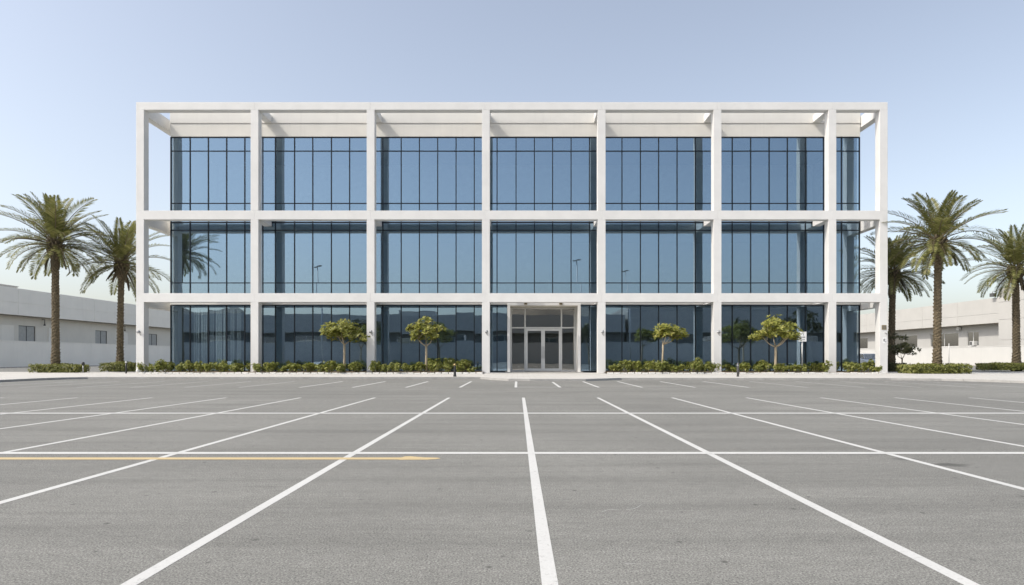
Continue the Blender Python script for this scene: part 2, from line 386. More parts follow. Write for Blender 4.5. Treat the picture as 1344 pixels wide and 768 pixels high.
# parapet, fascia, slabs, end and back walls
YB = 59.0
b = MB()
for a, c in zip([XL-.02]+[X(p, YG) for p in (345, 492, 640, 790, 937, 1081)], [X(p, YG) for p in (345, 492, 640, 790, 937, 1081)]+[XR+.02]):
    b.box(a+.004, c-.004, YG-.10, YG+.25, 16.96, 17.65)
opart('parapet', b, M['parapet'], bevel=.01)
b = MB()
for a, c in zip([XL-.02]+[X(p, YG) for p in (345, 492, 640, 790, 937, 1081)], [X(p, YG) for p in (345, 492, 640, 790, 937, 1081)]+[XR+.02]):
    b.box(a+.004, c-.004, YG-.06, YG+.25, 16.06, 16.945)
opart('parapet', b, M['parapet'], bevel=.01)
b = MB(); b.box(XL-.01, XR+.01, YG-.07, YG+.1, 4.69, 5.02); opart('fascia', b, M['parapet'], bevel=.008)
for z0, z1 in ((4.75, 5.12), (10.05, 10.45)):
    b = MB(); b.box(XL+.06, XR-.06, YG+.16, YB-.2, z0, z1); opart('floor_slab', b, M['slab'])
b = MB(); b.box(XL+.05, XR-.05, YG+.26, YB-.2, 16.1, 16.5); opart('roof', b, M['roof'])
b = MB(); b.box(XL+.06, XR-.06, YG+.16, YB-.2, PZ+.003, PZ+.06); opart('interior_floor', b, M['carpet'])
for x0, x1 in ((XL, XL+.05), (XR-.05, XR)):
    b = MB(); b.box(x0, x1, YG+.3, YB, PZ, 17.6); opart('end_wall', b, M['parapet'])
b = MB(); b.box(XL, XR, YB+.003, YB+.25, PZ, 17.6); opart('back_wall', b, M['parapet'])
for z0, z1 in ((.17, 4.74), (5.13, 10.04), (10.46, 16.09)):
    b = MB(); b.box(XL+.2, XR-.2, 51.0, 51.2, z0, z1); opart('interior_wall', b, M['inner'])
# curtain wall windows: one part per bay and floor, its mullion frame a sub-part
MUL = [224.4, 249.7, 273.6, 297.6, 321.4, 345, 361.5, 386.7, 410.6, 435, 458.9, 482.5, 502.6, 526.6, 550.5, 574.5, 598.6, 622.5, 637, 652.4, 677.3, 701.4, 725.3, 749.5, 773.6, 792.5, 816.3, 840.5, 864.4, 888.6, 912.6, 937, 961, 985.2, 1009.4, 1033.3, 1057, 1081, 1104.5, 1128]
BAY = [224.4, 345, 482.5, 637, 792.5, 937, 1081, 1128]
rng = random.Random(4)
def window(pxs, z0, z1, trans, first=False, last=False):
    gl = MB(); fr = MB(); mw = .032
    xs = [X(p, YG) for p in pxs]; zs = [z0]+trans+[z1]
    for a, c in zip(xs[:-1], xs[1:]):
        for d, e in zip(zs[:-1], zs[1:]):
            o = len(gl.v); gl.box(a+.01, c-.01, YG, YG+.018, d+.01, e-.01)
            m = Vector(((a+c)/2, YG, (d+e)/2)); rx = R(rng.gauss(0, .07)); rz = R(rng.gauss(0, .16))
            mt = Matrix.Translation(m) @ Euler((rx, 0, rz)).to_matrix().to_4x4() @ Matrix.Translation(-m)
            gl.v[o:] = [tuple(mt @ Vector(v)) for v in gl.v[o:]]
    for i, x in enumerate(xs):
        l, r = (x-mw, x+mw)
        if i == 0: l = x if not first else x-.03
        if i == len(xs)-1: r = x if not last else x+.03
        fr.box(l+.0005, r-.0005, YG-.045, YG+.09, z0, z1)
    for k, z in enumerate(zs):
        h = .045 if k in (0, len(zs)-1) else .03
        lo, hi = z-h, z+h
        if k == 0: lo = z
        if k == len(zs)-1: hi = z
        for a, c in zip(xs[:-1], xs[1:]): fr.box(a+mw, c-mw, YG-.04, YG+.085, lo, hi)
    w_ = opart('window', gl, M['glass']); opart('mullion', fr, M['mullion'], w_)
for fl, (z0, z1, tr) in enumerate(((.16, 4.66, []), (5.025, 10.25, [6.16, 9.73]), (10.255, 16.03, [11.55, 15.09]))):
    for i, (a, c) in enumerate(zip(BAY[:-1], BAY[1:])):
        p = [q for q in MUL if a <= q <= c]
        if fl == 0 and i == 3:
            window([637, 652.4, 666], z0, z1, tr); window([762, 773.6, 792.5], z0, z1, tr); continue
        window(p, z0, z1, tr, i == 0, i == 6)
# a dark sill under the ground floor glass
b = MB(); b.box(XL, X(664, YG), YG-.05, YG+.1, PZ, .158); b.box(X(764, YG), XR, YG-.05, YG+.1, PZ, .158); opart('sill', b, M['mullion'])
# entrance
YP, YD = 43.5, 45.2
pl, pr = X(665.9, YP), X(762.2, YP)
b = MB(); jw = .19
b.box(pl, pl+jw, YP, YD+.1, PZ+.004, 4.565); b.box(pr-jw, pr, YP, YD+.1, PZ+.004, 4.565); b.box(pl, pr, YP, YD+.1, 4.567, 4.84)
opart('portal', b, M['frame'], bevel=.01)
b = MB(); b.box(pl+jw+.004, pr-jw-.004, YP+.01, YD-.05, 4.53, 4.562); opart('portal_soffit', b, M['recess'])
b = MB(); b.box(pl-.15, pr+.15, YP-.9, YD+.05, PZ+.004, PZ+.05); opart('door_step', b, M['paving'], bevel=.01)
FL = PZ+.055
dx0, dx1, dxm = X(690, YD), X(736, YD), X(712.7, YD); zt, zh = 3.12, 4.52
il, ir = pl+jw+.003, pr-jw-.003
b = MB(); fw = .045
for x in (il+fw, ir-fw): b.box(x-fw, x+fw, YD, YD+.08, FL, zh)
for x in (dx0-fw-.002, dx1+fw+.002): b.box(x-fw, x+fw, YD-.01, YD+.09, FL, zh)
b.box(il+2*fw, dx0-2*fw-.004, YD, YD+.08, zt, zt+.09); b.box(dx0, dx1, YD, YD+.08, zt, zt+.09); b.box(dx1+2*fw+.004, ir-2*fw, YD, YD+.08, zt, zt+.09)
b.box(il+2*fw, dx0-2*fw-.004, YD, YD+.08, zh-.08, zh); b.box(dx0, dx1, YD, YD+.08, zh-.08, zh); b.box(dx1+2*fw+.004, ir-2*fw, YD, YD+.08, zh-.08, zh)
b.box(il+2*fw, dx0-2*fw-.004, YD, YD+.08, FL, FL+.09); b.box(dx1+2*fw+.004, ir-2*fw, YD, YD+.08, FL, FL+.09)
opart('entrance_frame', b, M['alu'], bevel=.006)
for x0, x1, z0, z1 in ((il+.09, dx0-.1, FL+.09, zt), (dx1+.1, ir-.09, FL+.09, zt), (il+.09, dx0-.1, zt+.09, zh-.08), (dx0, dx1, zt+.09, zh-.08), (dx1+.1, ir-.09, zt+.09, zh-.08)):
    b = MB(); b.box(x0+.003, x1-.003, YD+.03, YD+.045, z0+.003, z1-.003); opart('entrance_pane', b, M['doorglass'])
for x0, x1, hx in ((dx0+.01, dxm-.006, -1), (dxm+.006, dx1-.01, 1)):
    b = MB(); s_ = .12
    b.box(x0, x0+s_, YD-.02, YD+.04, FL+.02, zt-.02); b.box(x1-s_, x1, YD-.02, YD+.04, FL+.02, zt-.02)
    b.box(x0+s_+.001, x1-s_-.001, YD-.02, YD+.04, zt-.17, zt-.02); b.box(x0+s_+.001, x1-s_-.001, YD-.02, YD+.04, FL+.02, FL+.20)
    d = opart('door', b, M['alu'], bevel=.006)
    b = MB(); b.box(x0+s_, x1-s_, YD+.005, YD+.02, FL+.2, zt-.17); opart('door_pane', b, M['doorglass'], d)
    hxp = x1-.06 if hx < 0 else x0+.06
    b = MB(); b.tube([(hxp, YD-.08, FL+.9), (hxp, YD-.08, FL+1.7)], .016, 8); b.tube([(hxp, YD-.08, FL+1.0), (hxp, YD-.02, FL+1.0)], .012, 6); b.tube([(hxp, YD-.08, FL+1.6), (hxp, YD-.02, FL+1.6)], .012, 6)
    opart('door_handle', b, M['steel'], d)
# blinds behind the ground floor glass of the first bay
bl = thing('vertical_blind', 'pale hanging blind strips behind the first ground floor bay', 'blind', (X(288, 44.52), 44.52, PZ))
b = MB(); b.box(-2.2, 2.3, -.04, .04, 4.3, 4.4); b.build('headrail', M['alu'], bl)
b = MB()
for p, q in ((254, 262), (264, 272), (276, 281), (283, 291.5), (293, 296), (302, 308), (311, 316.5)):
    x0, x1 = X(p, 44.52)-bl.location.x, X(q, 44.52)-bl.location.x; n = max(1, round((x1-x0)/.13)); sw = (x1-x0)/n
    for k in range(n): b.add([(x0+k*sw, .02, .25), (x0+(k+1)*sw-.01, -.02, .25), (x0+(k+1)*sw-.01, -.02, 4.3), (x0+k*sw, .02, 4.3), (x0+k*sw, .024, .25), (x0+(k+1)*sw-.01, -.016, .25), (x0+(k+1)*sw-.01, -.016, 4.3), (x0+k*sw, .024, 4.3)], [(0, 1, 2, 3), (7, 6, 5, 4), (0, 3, 7, 4), (1, 5, 6, 2)])
b.build('blind_slat', M['blind'], bl)

# spotlights on the column faces
def spotlight():
    t = thing('wall_spotlight', '', 'wall light')
    b = MB(); b.lathe([(.07, 0), (.07, .025), (.03, .03)], 12); b.build('mount_plate', M['steel'], t, rot=(PI/2, 0, 0))
    b = MB(); b.tube([(0, -.02, 0), (0, -.12, .02)], .018, 8); b.build('arm', M['steel'], t)
    b = MB(); b.lathe([(.04, -.1), (.075, -.06), (.085, .09), (.08, .1)], 14); b.build('lamp_head', M['steel'], t, loc=(.03, -.16, .03), rot=(R(125), R(20), 0))
    b = MB(); b.tube([(0, -.01, -.06), (.05, -.015, -.16), (.12, -.012, -.22)], .012, 6); b.build('conduit', M['darkgrey'], t)
    return t
sp0 = spotlight(); first = True
for i, word in ((0, 'left end column'), (2, 'third column from the left'), (3, 'column left of the doors'), (4, 'column right of the doors'), (5, 'second column right of the doors')):
    loc = (cx[i]+(.03 if i else -.03), YF-.002, Z(436, YF)); lab = 'small steel spotlight on the '+word
    if first: sp0.location = loc; tag(sp0, lab, 'wall light', 'spotlights on the frame columns'); first = False
    else: dup(sp0, loc, label=lab, group='spotlights on the frame columns')
# little downlights over the door
for px, word in ((690, 'left'), (736, 'right')):
    t = thing('entrance_camera', 'small tan box camera above the '+word+' door leaf', 'camera', (X(px, YP), YP-.003, Z(398.6, YP)), 0, 'boxes over the entrance')
    b = MB(); b.box(-.1, .1, -.1, 0, -.07, .07); b.build('housing', M['brass'], t, .01)
    b = MB(); b.tube([(0, -.1, 0), (0, -.115, 0)], .04, 12); b.build('lens', M['black'], t)
# plaque and number plate on the right end column
t = thing('wall_plaque', 'square brass plaque with dark lettering lines on right end column', 'plaque', (X(1160.2, YF), YF-.002, Z(429.8, YF)))
b = MB(); b.box(-.145, .145, -.025, 0, -.145, .145); b.build('plate', M['brass'], t, .006)
b = MB()
for z in (.07, 0, -.08):
    for x0, x1 in ((-.11, -.03), (-.01, .10)): b.box(x0, x1, -.028, -.0255, z-.018, z+.018)
b.build('lettering', M['signgrey'], t)
t = thing('number_sign', 'small black letter mark on a pale tile below the plaque', 'sign', (X(1161, YF), YF-.002, Z(446.5, YF)))
b = MB(); b.box(-.12, .12, -.012, 0, -.2, .17); b.build('tile', M['signwhite'], t, .003)
b = MB(); y0, y1 = -.015, -.0125
b.box(-.075, -.04, y0, y1, -.08, .08); b.box(-.038, .05, y0, y1, .045, .08); b.box(-.038, .03, y0, y1, -.015, .018); b.box(-.038, .05, y0, y1, -.08, -.046); b.box(.065, .09, y0, y1, -.14, -.08); b.box(.03, .063, y0, y1, -.14, -.115)
b.build('lettering', M['black'], t)
t = thing('wall_lamp', 'tiny bronze fixture between plaque and letter tile', 'wall light', (X(1162, YF), YF-.002, Z(437.5, YF)))
b = MB(); b.tube([(-.09, -.03, .05), (-.02, -.045, .02), (.08, -.04, -.05)], [.012, .03, .02], 8); b.build('body', M['steel'], t)

# ------------------------------------------------------------------ planting
def planter(name, px0, px1, lab, y0=40.35, y1=YG-.1):
    x0, x1 = X(px0, y0), X(px1, y0)
    t = thing('planter_bed', lab, 'planter', ((x0+x1)/2, y0, PZ)); L = (x1-x0)/2
    b = MB(); n = int(2*L/.42); p = 2*L/n; hw = .06
    r = random.Random(name)
    for k in range(n): b.box(-L+k*p+.012, -L+(k+1)*p-.03, .02+r.uniform(-.012, .012), .14+r.uniform(-.012, .012), 0, .085+r.uniform(-.02, .012))
    b.build('edging', M['stone'], t, .02)
    b = MB(); segx = 60; 
    for k in range(segx):
        a, c = -L+2*L*k/segx, -L+2*L*(k+1)/segx; b.add([(a, .15, .07), (c, .15, .07), (c, y1-y0, .09), (a, y1-y0, .09)], [(0, 1, 2, 3)])
    b.build('soil', M['soil'], t); return t
planter('a', 181, 634, 'long planting bed left of the entrance with white edging')
planter('b', 797, 1163, 'long planting bed right of the entrance with white edging')

def rv(r):
    while True:
        v = Vector((r.uniform(-1, 1), r.uniform(-1, 1), r.uniform(-1, 1)))
        if .05 < v.length < 1: return v
def rosette(mb, r, p, axis, L, W, n):
    """a small whorl of leaves round an axis"""
    a = axis.normalized(); u = a.orthogonal().normalized(); v = a.cross(u); ph = r.uniform(0, 6.28)
    for k in range(n):
        t = ph+2*PI*k/n+r.uniform(-.3, .3); e = r.uniform(.05, .8)
        d = (u*math.cos(t)+v*math.sin(t))*math.cos(e)+a*math.sin(e); l = L*r.uniform(.7, 1.2)
        mb.leaf(p, d.normalized(), a, l, W*r.uniform(.8, 1.2))
def shrub_meshes(seed, w=.5, h=.62):
    r = random.Random(seed); lf = MB(); st = MB()
    for k in range(r.randint(7, 10)):
        t = r.uniform(0, 6.28); rr = w*math.sqrt(r.random())*.85; tip = Vector((rr*math.cos(t), rr*math.sin(t)*.75, h*r.uniform(.55, 1.05)))
        st.tube([(tip.x*.25, tip.y*.25, 0), (tip.x*.7, tip.y*.7, tip.z*.5), tip], [.014, .01, .006], 5)
        for j in range(r.randint(9, 17)):
            q = rv(r); p = tip+Vector((q.x*.17, q.y*.17, q.z*.15-.05)); p.z = max(p.z, .08)
            rosette(lf, r, p, q+Vector((-.15, -.2, .75)), .125, .062, 6)
        for j in range(5):
            q = rv(r); p = Vector((tip.x*.9, tip.y*.9, tip.z*.45))+q*.13; p.z = max(p.z, .07)
            rosette(lf, r, p, q+Vector((0, -.2, .5)), .10, .05, 5)
    return st.mesh('stem', M['bark_young']), lf.mesh('foliage', M['shrub'])
protos = [shrub_meshes(s) for s in range(7)]
def shrub(loc, lab, group, r, sc_=1.0, name='shrub'):
    t = thing(name, lab, 'shrub', loc, r.uniform(0, 6.28), group); st, lf = r.choice(protos)
    s = sc_*r.uniform(.75, 1.15); t.scale = (s*r.uniform(.9, 1.25), s, s*r.uniform(.7, 1.25))
    for n, me in (('stem', st), ('foliage', lf)):
        o = bpy.data.objects.new(n, me); C.objects.link(o); o.parent = t
r = random.Random(11)
bayword = ['before the first bay from the left', 'before the second bay from the left', 'before the third bay from the left', '', 'before the first bay right of the doors', 'before the second bay right of the doors', 'before the narrow last bay']
def row(px0, px1, y, step, sc_, rowword):
    x = X(px0, y)+.3; xe = X(px1, y)-.3
    while x < xe:
        near = min(abs(x-c) for c in cx)
        if not (y < 42 and near < .38):
            i = max(0, min(6, sum(1 for c in cx if c < x)-1))
            shrub((x, y+r.uniform(-.12, .12), PZ+.07), 'yellow green shrub in the '+rowword+' row '+bayword[i], 'shrubs in the beds at the facade', r, sc_)
        x += step*r.uniform(.8, 1.25)
for a, c in ((183, 632), (800, 1160)):
    row(a, c, 40.72, .70, .9, 'front')
    row(a+4, c-4, 43.2, 1.1, .9, 'back')
shrub((X(1152, 40.6), 40.6, PZ+.07), 'small round shrub at the foot of the right end column', 'shrubs in the beds at the facade', r, .7)

def young_tree(name, label, cat, loc, seed, H, fork, rx, rz_, lobes, mat='leaf', trunk_r=.075, shift=0, group=None, dens=1.0, bark='bark_young', lean=0):
    r = random.Random(seed); t = thing(name, label, cat, loc, 0, group)
    tk = MB(); lf = MB(); zc = H-rz_
    f = Vector((lean, 0, fork))
    tk.tube([(0, 0, -.05), (lean*.3, .01, fork*.35), (lean*.7, -.01, fork*.7), f+Vector((0, 0, .03))], [trunk_r*1.15, trunk_r, trunk_r*.92, trunk_r*.95], 9)
    cen = []
    for k in range(lobes):
        a = 2.39996*k+seed+r.uniform(-.3, .3); q = r.uniform(.4, .85) if k != 4 else 0
        p = Vector((shift+rx*q*math.cos(a), rx*q*.85*math.sin(a), zc+rz_*r.uniform(-.55, .35)+(rz_*.35 if q < .3 else 0))); cen.append(p)
    nl_ = min(4, lobes)
    for ip, p in enumerate(cen):
        if ip >= nl_:      # further clumps hang on twigs from the nearest limb
            qn = min(cen[:nl_], key=lambda c_: (c_-p).length); m0 = f+(qn-f)*.62
            tk.tube([m0, m0+(p-m0)*.5+Vector((0, 0, -.04)), p], [trunk_r*.22, trunk_r*.16, trunk_r*.07], 5)
        m = f+(p-f)*.5+Vector((0, 0, -.12*(p-f).length)); e = p+Vector((0, 0, -.05))
        if ip < nl_: tk.tube([f, f+(m-f)*.5, m, e], [trunk_r*.6, trunk_r*.48, trunk_r*.36, trunk_r*.14], 6)
        for j in range(3):
            q = e+Vector((r.uniform(-.4, .4)*rx*.7, r.uniform(-.4, .4)*rx*.7, r.uniform(0, .5)*rz_)); tk.tube([p, q], [trunk_r*.18, trunk_r*.07], 5)
        lr = rx*r.uniform(.26, .5)
        for j in range(int(27*dens*(lr/.6))):
            q = rv(r).normalized()*r.uniform(.45, 1.2)
            pp = p+Vector((q.x*lr, q.y*lr, q.z*lr*.62*(1 if q.z > 0 else .85)))
            rosette(lf, r, pp, Vector((q.x*.7-.1, q.y*.7-.25, .7)), .25, .105, r.randint(5, 8))
    tk.build('trunk', M[bark], t); lf.build('crown', M[mat], t); return t
TG = 'young trees in the beds at the facade'
young_tree('young_tree', 'young tree with broad flat crown before second bay from left', 'tree', (X(452, 41.1), 41.1, PZ+.05), 21, 3.52, 1.75, 1.3, .85, 12, group=TG)
young_tree('young_tree', 'young tree with high forked trunk before third bay from left', 'tree', (X(559.5, 41.0), 41.0, PZ+.05), 22, 3.5, 1.65, 1.1, .85, 12, group=TG)
young_tree('young_tree', 'smallest young tree, single straight trunk, right of the doors', 'tree', (X(869, 41.0), 41.0, PZ+.05), 23, 3.2, 1.75, 1.0, .6, 9, shift=.42, group=TG, trunk_r=.06, lean=.06)
young_tree('young_tree', 'young tree with wide fan of bare limbs beside the white sign', 'tree', (X(1018, 41.0), 41.0, PZ+.05), 24, 3.65, 1.6, 1.3, .95, 12, group=TG, trunk_r=.085)
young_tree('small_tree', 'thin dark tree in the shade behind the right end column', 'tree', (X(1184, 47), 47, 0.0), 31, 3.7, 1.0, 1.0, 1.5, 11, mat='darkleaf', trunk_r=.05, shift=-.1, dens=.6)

def hedge(px0, px1, yb, depth, h, lab, seed, mat='hedge'):
    r = random.Random(seed); x0, x1 = X(px0, yb), X(px1, yb); L = (x1-x0)/2
    t = thing('hedge', lab, 'hedge', ((x0+x1)/2, yb, PZ), 0, None); lf = MB(); core = MB()
    core.box(-L+.4, L-.4, .3, depth-.3, 0, h-.22)
    core.build('stem', M['darkleaf'], t)  # no real stem: dark filler box standing in for the hedge's shaded inside
    for k in range(int(520*L*(h+depth)/1.2)):
        f = r.random(); x = r.uniform(-L, L)
        if f < .5: p = Vector((x, r.uniform(0, depth), h+r.uniform(-.14, .05)+.05*math.sin(x*3.1+seed))); n = Vector((0, -.2, 1))
        else: p = Vector((x, r.choice((0, depth))+r.uniform(-.06, .1), r.uniform(.03, h))); n = Vector((0, -1, .5))
        if r.random() < .22: p = Vector((r.choice((-1, 1))*(L-r.uniform(-.05, .35)), r.uniform(0, depth), r.uniform(.03, h))); n = Vector((p.x, -.5*L, .6*L))
        rosette(lf, r, p, n+rv(r)*.7, .10, .05, 5)
    lf.build('foliage', M[mat], t); return t
hedge(37, 101, 43.5, 1.2, .5, 'low clipped hedge round the tall left palm', 1)
hedge(131, 178, 46.5, 1.6, .6, 'low clipped hedge round the shorter left palm', 2)
hedge(1200, 1275, 40.6, 1.9, .52, 'low clipped hedge round the tall right palm', 3)
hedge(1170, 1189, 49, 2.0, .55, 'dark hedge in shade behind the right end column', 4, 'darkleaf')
hedge(1304, 1390, 52, 2.0, .5, 'low hedge below the palm at the right edge', 5)
shrub((X(1291, 52), 52, PZ-.05), 'small loose shrub beside the road at the right edge', None, random.Random(2), .9)

def palm(name, label, loc, seed, H, fl, n=56, tr=.3, group='date palms', lean=0.0):
    r = random.Random(seed); t = thing(name, label, 'palm', loc, r.uniform(0, 6.28), group)
    tk = MB(); sides = 22; rings = []; p = .23; z = -.05; top = H-.35
    vs = []; nr = int((top+.05)/.045)
    for i in range(nr+1):
        z = -.05+(top+.05)*i/nr; q = z/top
        base = tr*(1.18-.28*min(1, q*5) if q < .2 else .90-.12*q)
        off = lean*q*q
        for k in range(sides):
            a = 2*PI*k/sides; ph = (z/p+(.5 if (k//2) % 2 else 0)+k*.045) % 1
            rad = base*(.82+.34*ph**1.5)+r.uniform(-.014, .014); vs.append((off+rad*math.cos(a), rad*math.sin(a), z))
    fs = [(i*sides+k, i*sides+(k+1) % sides, (i+1)*sides+(k+1) % sides, (i+1)*sides+k) for i in range(nr) for k in range(sides)]
    tk.add(vs, fs); tk.build('trunk', M['trunk'], t)
    ctr = Vector((lean, 0, H))
    bo = MB()
    for k in range(70):   # stubs of cut leaf bases under the crown
        a = k*2.39996; q = k/70; zz = H-1.25+1.25*q; rr = tr*(.95+.75*math.sin(min(1, q*1.25)*PI*.75))
        d = Vector((math.cos(a), math.sin(a), 0)); b0 = Vector((lean, 0, zz))+d*(rr*.4); b1 = Vector((lean, 0, zz+.22))+d*(rr*1.0); b2 = b1+d*.10+Vector((0, 0, .13))
        bo.tube([b0, b1, b2], [.13, .075, .03], 5)
    bo.build('leaf_base', M['trunk'], t)
    def frond(lf, rb, az, el, L, droop, dead=False):
        d0 = Vector((math.cos(az), math.sin(az), 0)); side = Vector((-math.sin(az), math.cos(az), 0))
        twist = r.uniform(-.25, .25); sweep = r.uniform(-.18, .18)
        pos = ctr+d0*(tr*.5)+Vector((0, 0, -.25+.35*max(0, math.sin(el)))); pts = [pos.copy()]; dirs = []
        ns = 16
        for i in range(ns):
            q = i/ns; e = el-droop*(q**1.35); ds = (d0*math.cos(e)+Vector((0, 0, math.sin(e)))+side*sweep*q).normalized()
            dirs.append(ds); pos = pos+ds*(L/ns); pts.append(pos.copy())
        rb.tube(pts, [.035*(1-.85*i/ns)+.004 for i in range(ns+1)], 4)
        nl = 50
        for i in range(nl):
            q = .14+.86*i/(nl-1); f = q*ns; k = min(ns-1, int(f)); p0 = pts[k]+(pts[k+1]-pts[k])*(f-k); ds = dirs[k]
            up = side.cross(ds).normalized(); up = -up if up.dot(Vector((0, 0, 1))) < 0 and abs(ds.z) < .95 else up
            ll = (.56*math.sin(PI*min(1, .16+q*.76))**.75+.08)*r.uniform(.85, 1.12)*(L/3.4)
            fwd = .28+.8*q
            for sg in (-1, 1):
                dd = (side*sg+ds*fwd+up*(r.uniform(.15, .5)+twist*sg)).normalized() if not dead else (side*sg*.5+ds*fwd+Vector((0, 0, -.5))).normalized()
                lf.leaf(p0, dd, up, ll, .058, .25)
    lf = MB(); rb = MB(); df = MB()
    for k in range(n):
        q = (k+.5)/n; az = k*2.39996+r.uniform(-.25, .25)
        el = R(86-112*q**.95)+r.uniform(-.16, .16)
        frond(lf, rb, az, el, fl*(.80+.26*math.sin(PI*min(1, q*1.1)))*r.uniform(.9, 1.08), R(26+38*min(1, q*1.4)-(30*max(0, q-.6)))+r.uniform(-.15, .2))
    for k in range(7):
        df = MB(); frond(df, df, k*.93+r.uniform(-.3, .3), R(-48)+r.uniform(-.25, .2), fl*r.uniform(.35, .5), R(32), True); df.build('dry_frond', M['deadfrond'], t)
    lf.build('crown', M['frond'], t); rb.build('frond_stem', M['deadfrond'], t); return t
PG = 'date palms round the building'
palm('palm_tree', 'taller of the two palms left of the building, near the edge', (X(73, 44.2), 44.2, 0), 41, Z(318, 44.2), 3.75, n=50, tr=.265, group=PG, lean=.12)
palm('palm_tree', 'shorter palm left of building, partly behind the left end column', (X(157.5, 47.3), 47.3, 0), 42, Z(344, 47.3), 3.7, n=42, tr=.25, group=PG, lean=-.1)
palm('palm_tree', 'shaded palm half hidden behind the right end column', (X(1170, 51), 51, 0), 43, Z(356, 51), 3.6, n=52, tr=.28, group=PG, lean=.15)
palm('palm_tree', 'tall sunlit palm right of building in the clipped hedge', (X(1230, 41.7), 41.7, 0), 44, Z(315, 41.7), 3.4, n=46, tr=.27, group=PG, lean=-.06)
palm('palm_tree', 'palm cut by the right edge of the view', (X(1334, 53.2), 53.2, 0), 45, Z(352, 53.2), 4.0, n=50, tr=.31, group=PG, lean=.1)
palm('palm_tree', 'palm seen mirrored in the second floor glass of the first bay', (-35.6, 19.4, PZ), 46, 11.9, 3.6, tr=.3, group=PG)

# ------------------------------------------------------------------ boundary walls and warehouses
def boundary(label, loc, rz, L, h, n, mat='white'):
    t = thing('boundary_wall', label, 'wall', loc, rz)
    b = MB()
    for k in range(n): b.box(L*k/n+.006, L*(k+1)/n-.006, 0, .25, -.02, h)
    b.build('wall_panel', M[mat], t, .01)
    b = MB(); b.box(0, L, -.03, .28, h+.002, h+.09); b.build('coping', M[mat], t, .01); return t
boundary('plain grey white boundary wall before the warehouse on the left', (-59, 55, 0), PI/2, 95, 3.0, 8, 'leftwall')
boundary('bright white boundary wall before the warehouse on the right', (66, 160, 0), -PI/2, 120, 2.62, 9)
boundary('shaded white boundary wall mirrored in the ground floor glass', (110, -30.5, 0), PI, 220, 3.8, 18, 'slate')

def wall_open(b, x0, x1, y0, y1, z0, z1, ops):
    ops = sorted(ops); x = x0
    for a, c, d, e in ops:
        b.box(x, a, y0, y1, z0, z1); b.box(a, c, y0, y1, z0, d); b.box(a, c, y0, y1, e, z1); x = c
    b.box(x, x1, y0, y1, z0, z1)
def warehouse(label, loc, rz, L, D, ztop, zmid, zo, ov, ops, pan, mw, mp, glassy, unit=()):
    """local: face towards -y at y=0, overhanging parapet in two rows of panels above zo"""
    t = thing('warehouse', label, 'building', loc, rz)
    b = MB(); wall_open(b, 0, L, ov, ov+.3, 0, zo-.002, ops); b.box(0, .3, ov+.303, D, 0, zo-.002); b.box(L-.3, L, ov+.303, D, 0, zo-.002); b.box(.3, L-.3, D-.3, D, 0, zo-.002)
    b.build('wall', M[mw], t)
    b = MB(); n = max(1, round(L/pan)); s = L/n
    for k in range(n):
        b.box(k*s+.02, (k+1)*s-.02, 0, .22, zo+.02, zmid-.015); b.box(k*s+.02, (k+1)*s-.02, 0, .22, zmid+.015, ztop)
    b.box(.05, L-.05, .04, .3, zo+.03, ztop-.1)
    b.build('parapet', M[mp], t, .012)
    b = MB(); b.box(0, L, .02, D, zo, zo+.018); b.build('soffit', M['soffit'], t)
    b = MB(); b.box(.1, L-.1, .31, D-.05, ztop-.5, ztop-.4); b.box(.1, .3, .31, D-.05, zo+.02, ztop); b.box(L-.3, L-.1, .31, D-.05, zo+.02, ztop); b.box(.3, L-.3, D-.3, D-.05, zo+.02, ztop); b.build('roof', M['roof'], t)
    for (a, c, d, e) in ops:
        f = MB(); fw = .07
        f.box(a+.002, a+fw, ov+.08, ov+.18, d+.002, e-.002); f.box(c-fw, c-.002, ov+.08, ov+.18, d+.002, e-.002)
        f.box(a+fw, c-fw, ov+.08, ov+.18, d+.002, d+fw); f.box(a+fw, c-fw, ov+.08, ov+.18, e-fw, e-.002)
        m = (a+c)/2
        f.box(m-.04, m+.04, ov+.08, ov+.18, d+fw, e-fw)
        w_ = f.build('window', M['darkgrey' if not glassy else 'alu'], t)
        p = MB(); p.box(a+fw, c-fw, ov+.12, ov+.15, d+fw, e-fw); p.build('pane', M['farglass'] if glassy else M['shutter'], w_)
    for (ux, uy, ul, uw, uh) in unit:
        b = MB(); b.box(ux, ux+ul, uy, uy+uw, ztop-.4, ztop-.4+uh); b.box(ux-.1, ux+ul+.1, uy-.1, uy+uw+.1, ztop-.398+uh, ztop-.3+uh); b.build('roof_unit', M['greywall'], t, .02)
    return t
# left (faces +x): local x runs towards +Y
ly0 = 52.0
lops = [(yy-ly0, yz-ly0, 2.2, 5.2) for yy, yz in ((62, 66), (72, 74.5), (83.1, 86), (98.2, 101), (112, 115), (126, 128))]
lw = warehouse('long grey warehouse in shade beyond the wall on the left', (-62, ly0, 0), PI/2, 110, 40, 9.7, 7.9, 6.35, 1.3, lops, 7.5, 'leftgrey', 'leftwall', False, ((25, 2.5, 7.5, 4, .9),))
for yy in (80, 88.3, 104):
    b = MB(); b.box(yy-ly0, yy-ly0+2.2, 1.2, 1.297, 0, 5.15); b.build('pilaster', M['leftwall'], lw)
for i, yy in enumerate((87.2, 105)):
    t = thing('wall_bracket', 'small bracket lamp under the eave of the left warehouse', 'wall light', (-63.3, yy, 5.85), PI/2, 'bracket lamps under the left eave')
    b = MB(); b.tube([(0, 0, .3), (0, -.35, .3), (0, -.35, -.3)], .05, 6); b.build('arm', M['darkgrey'], t)
    b = MB(); b.lathe([(.05, .1), (.14, -.1), (.13, -.2)], 10, (0, -.35, -.3)); b.build('lamp_shade', M['darkgrey'], t)
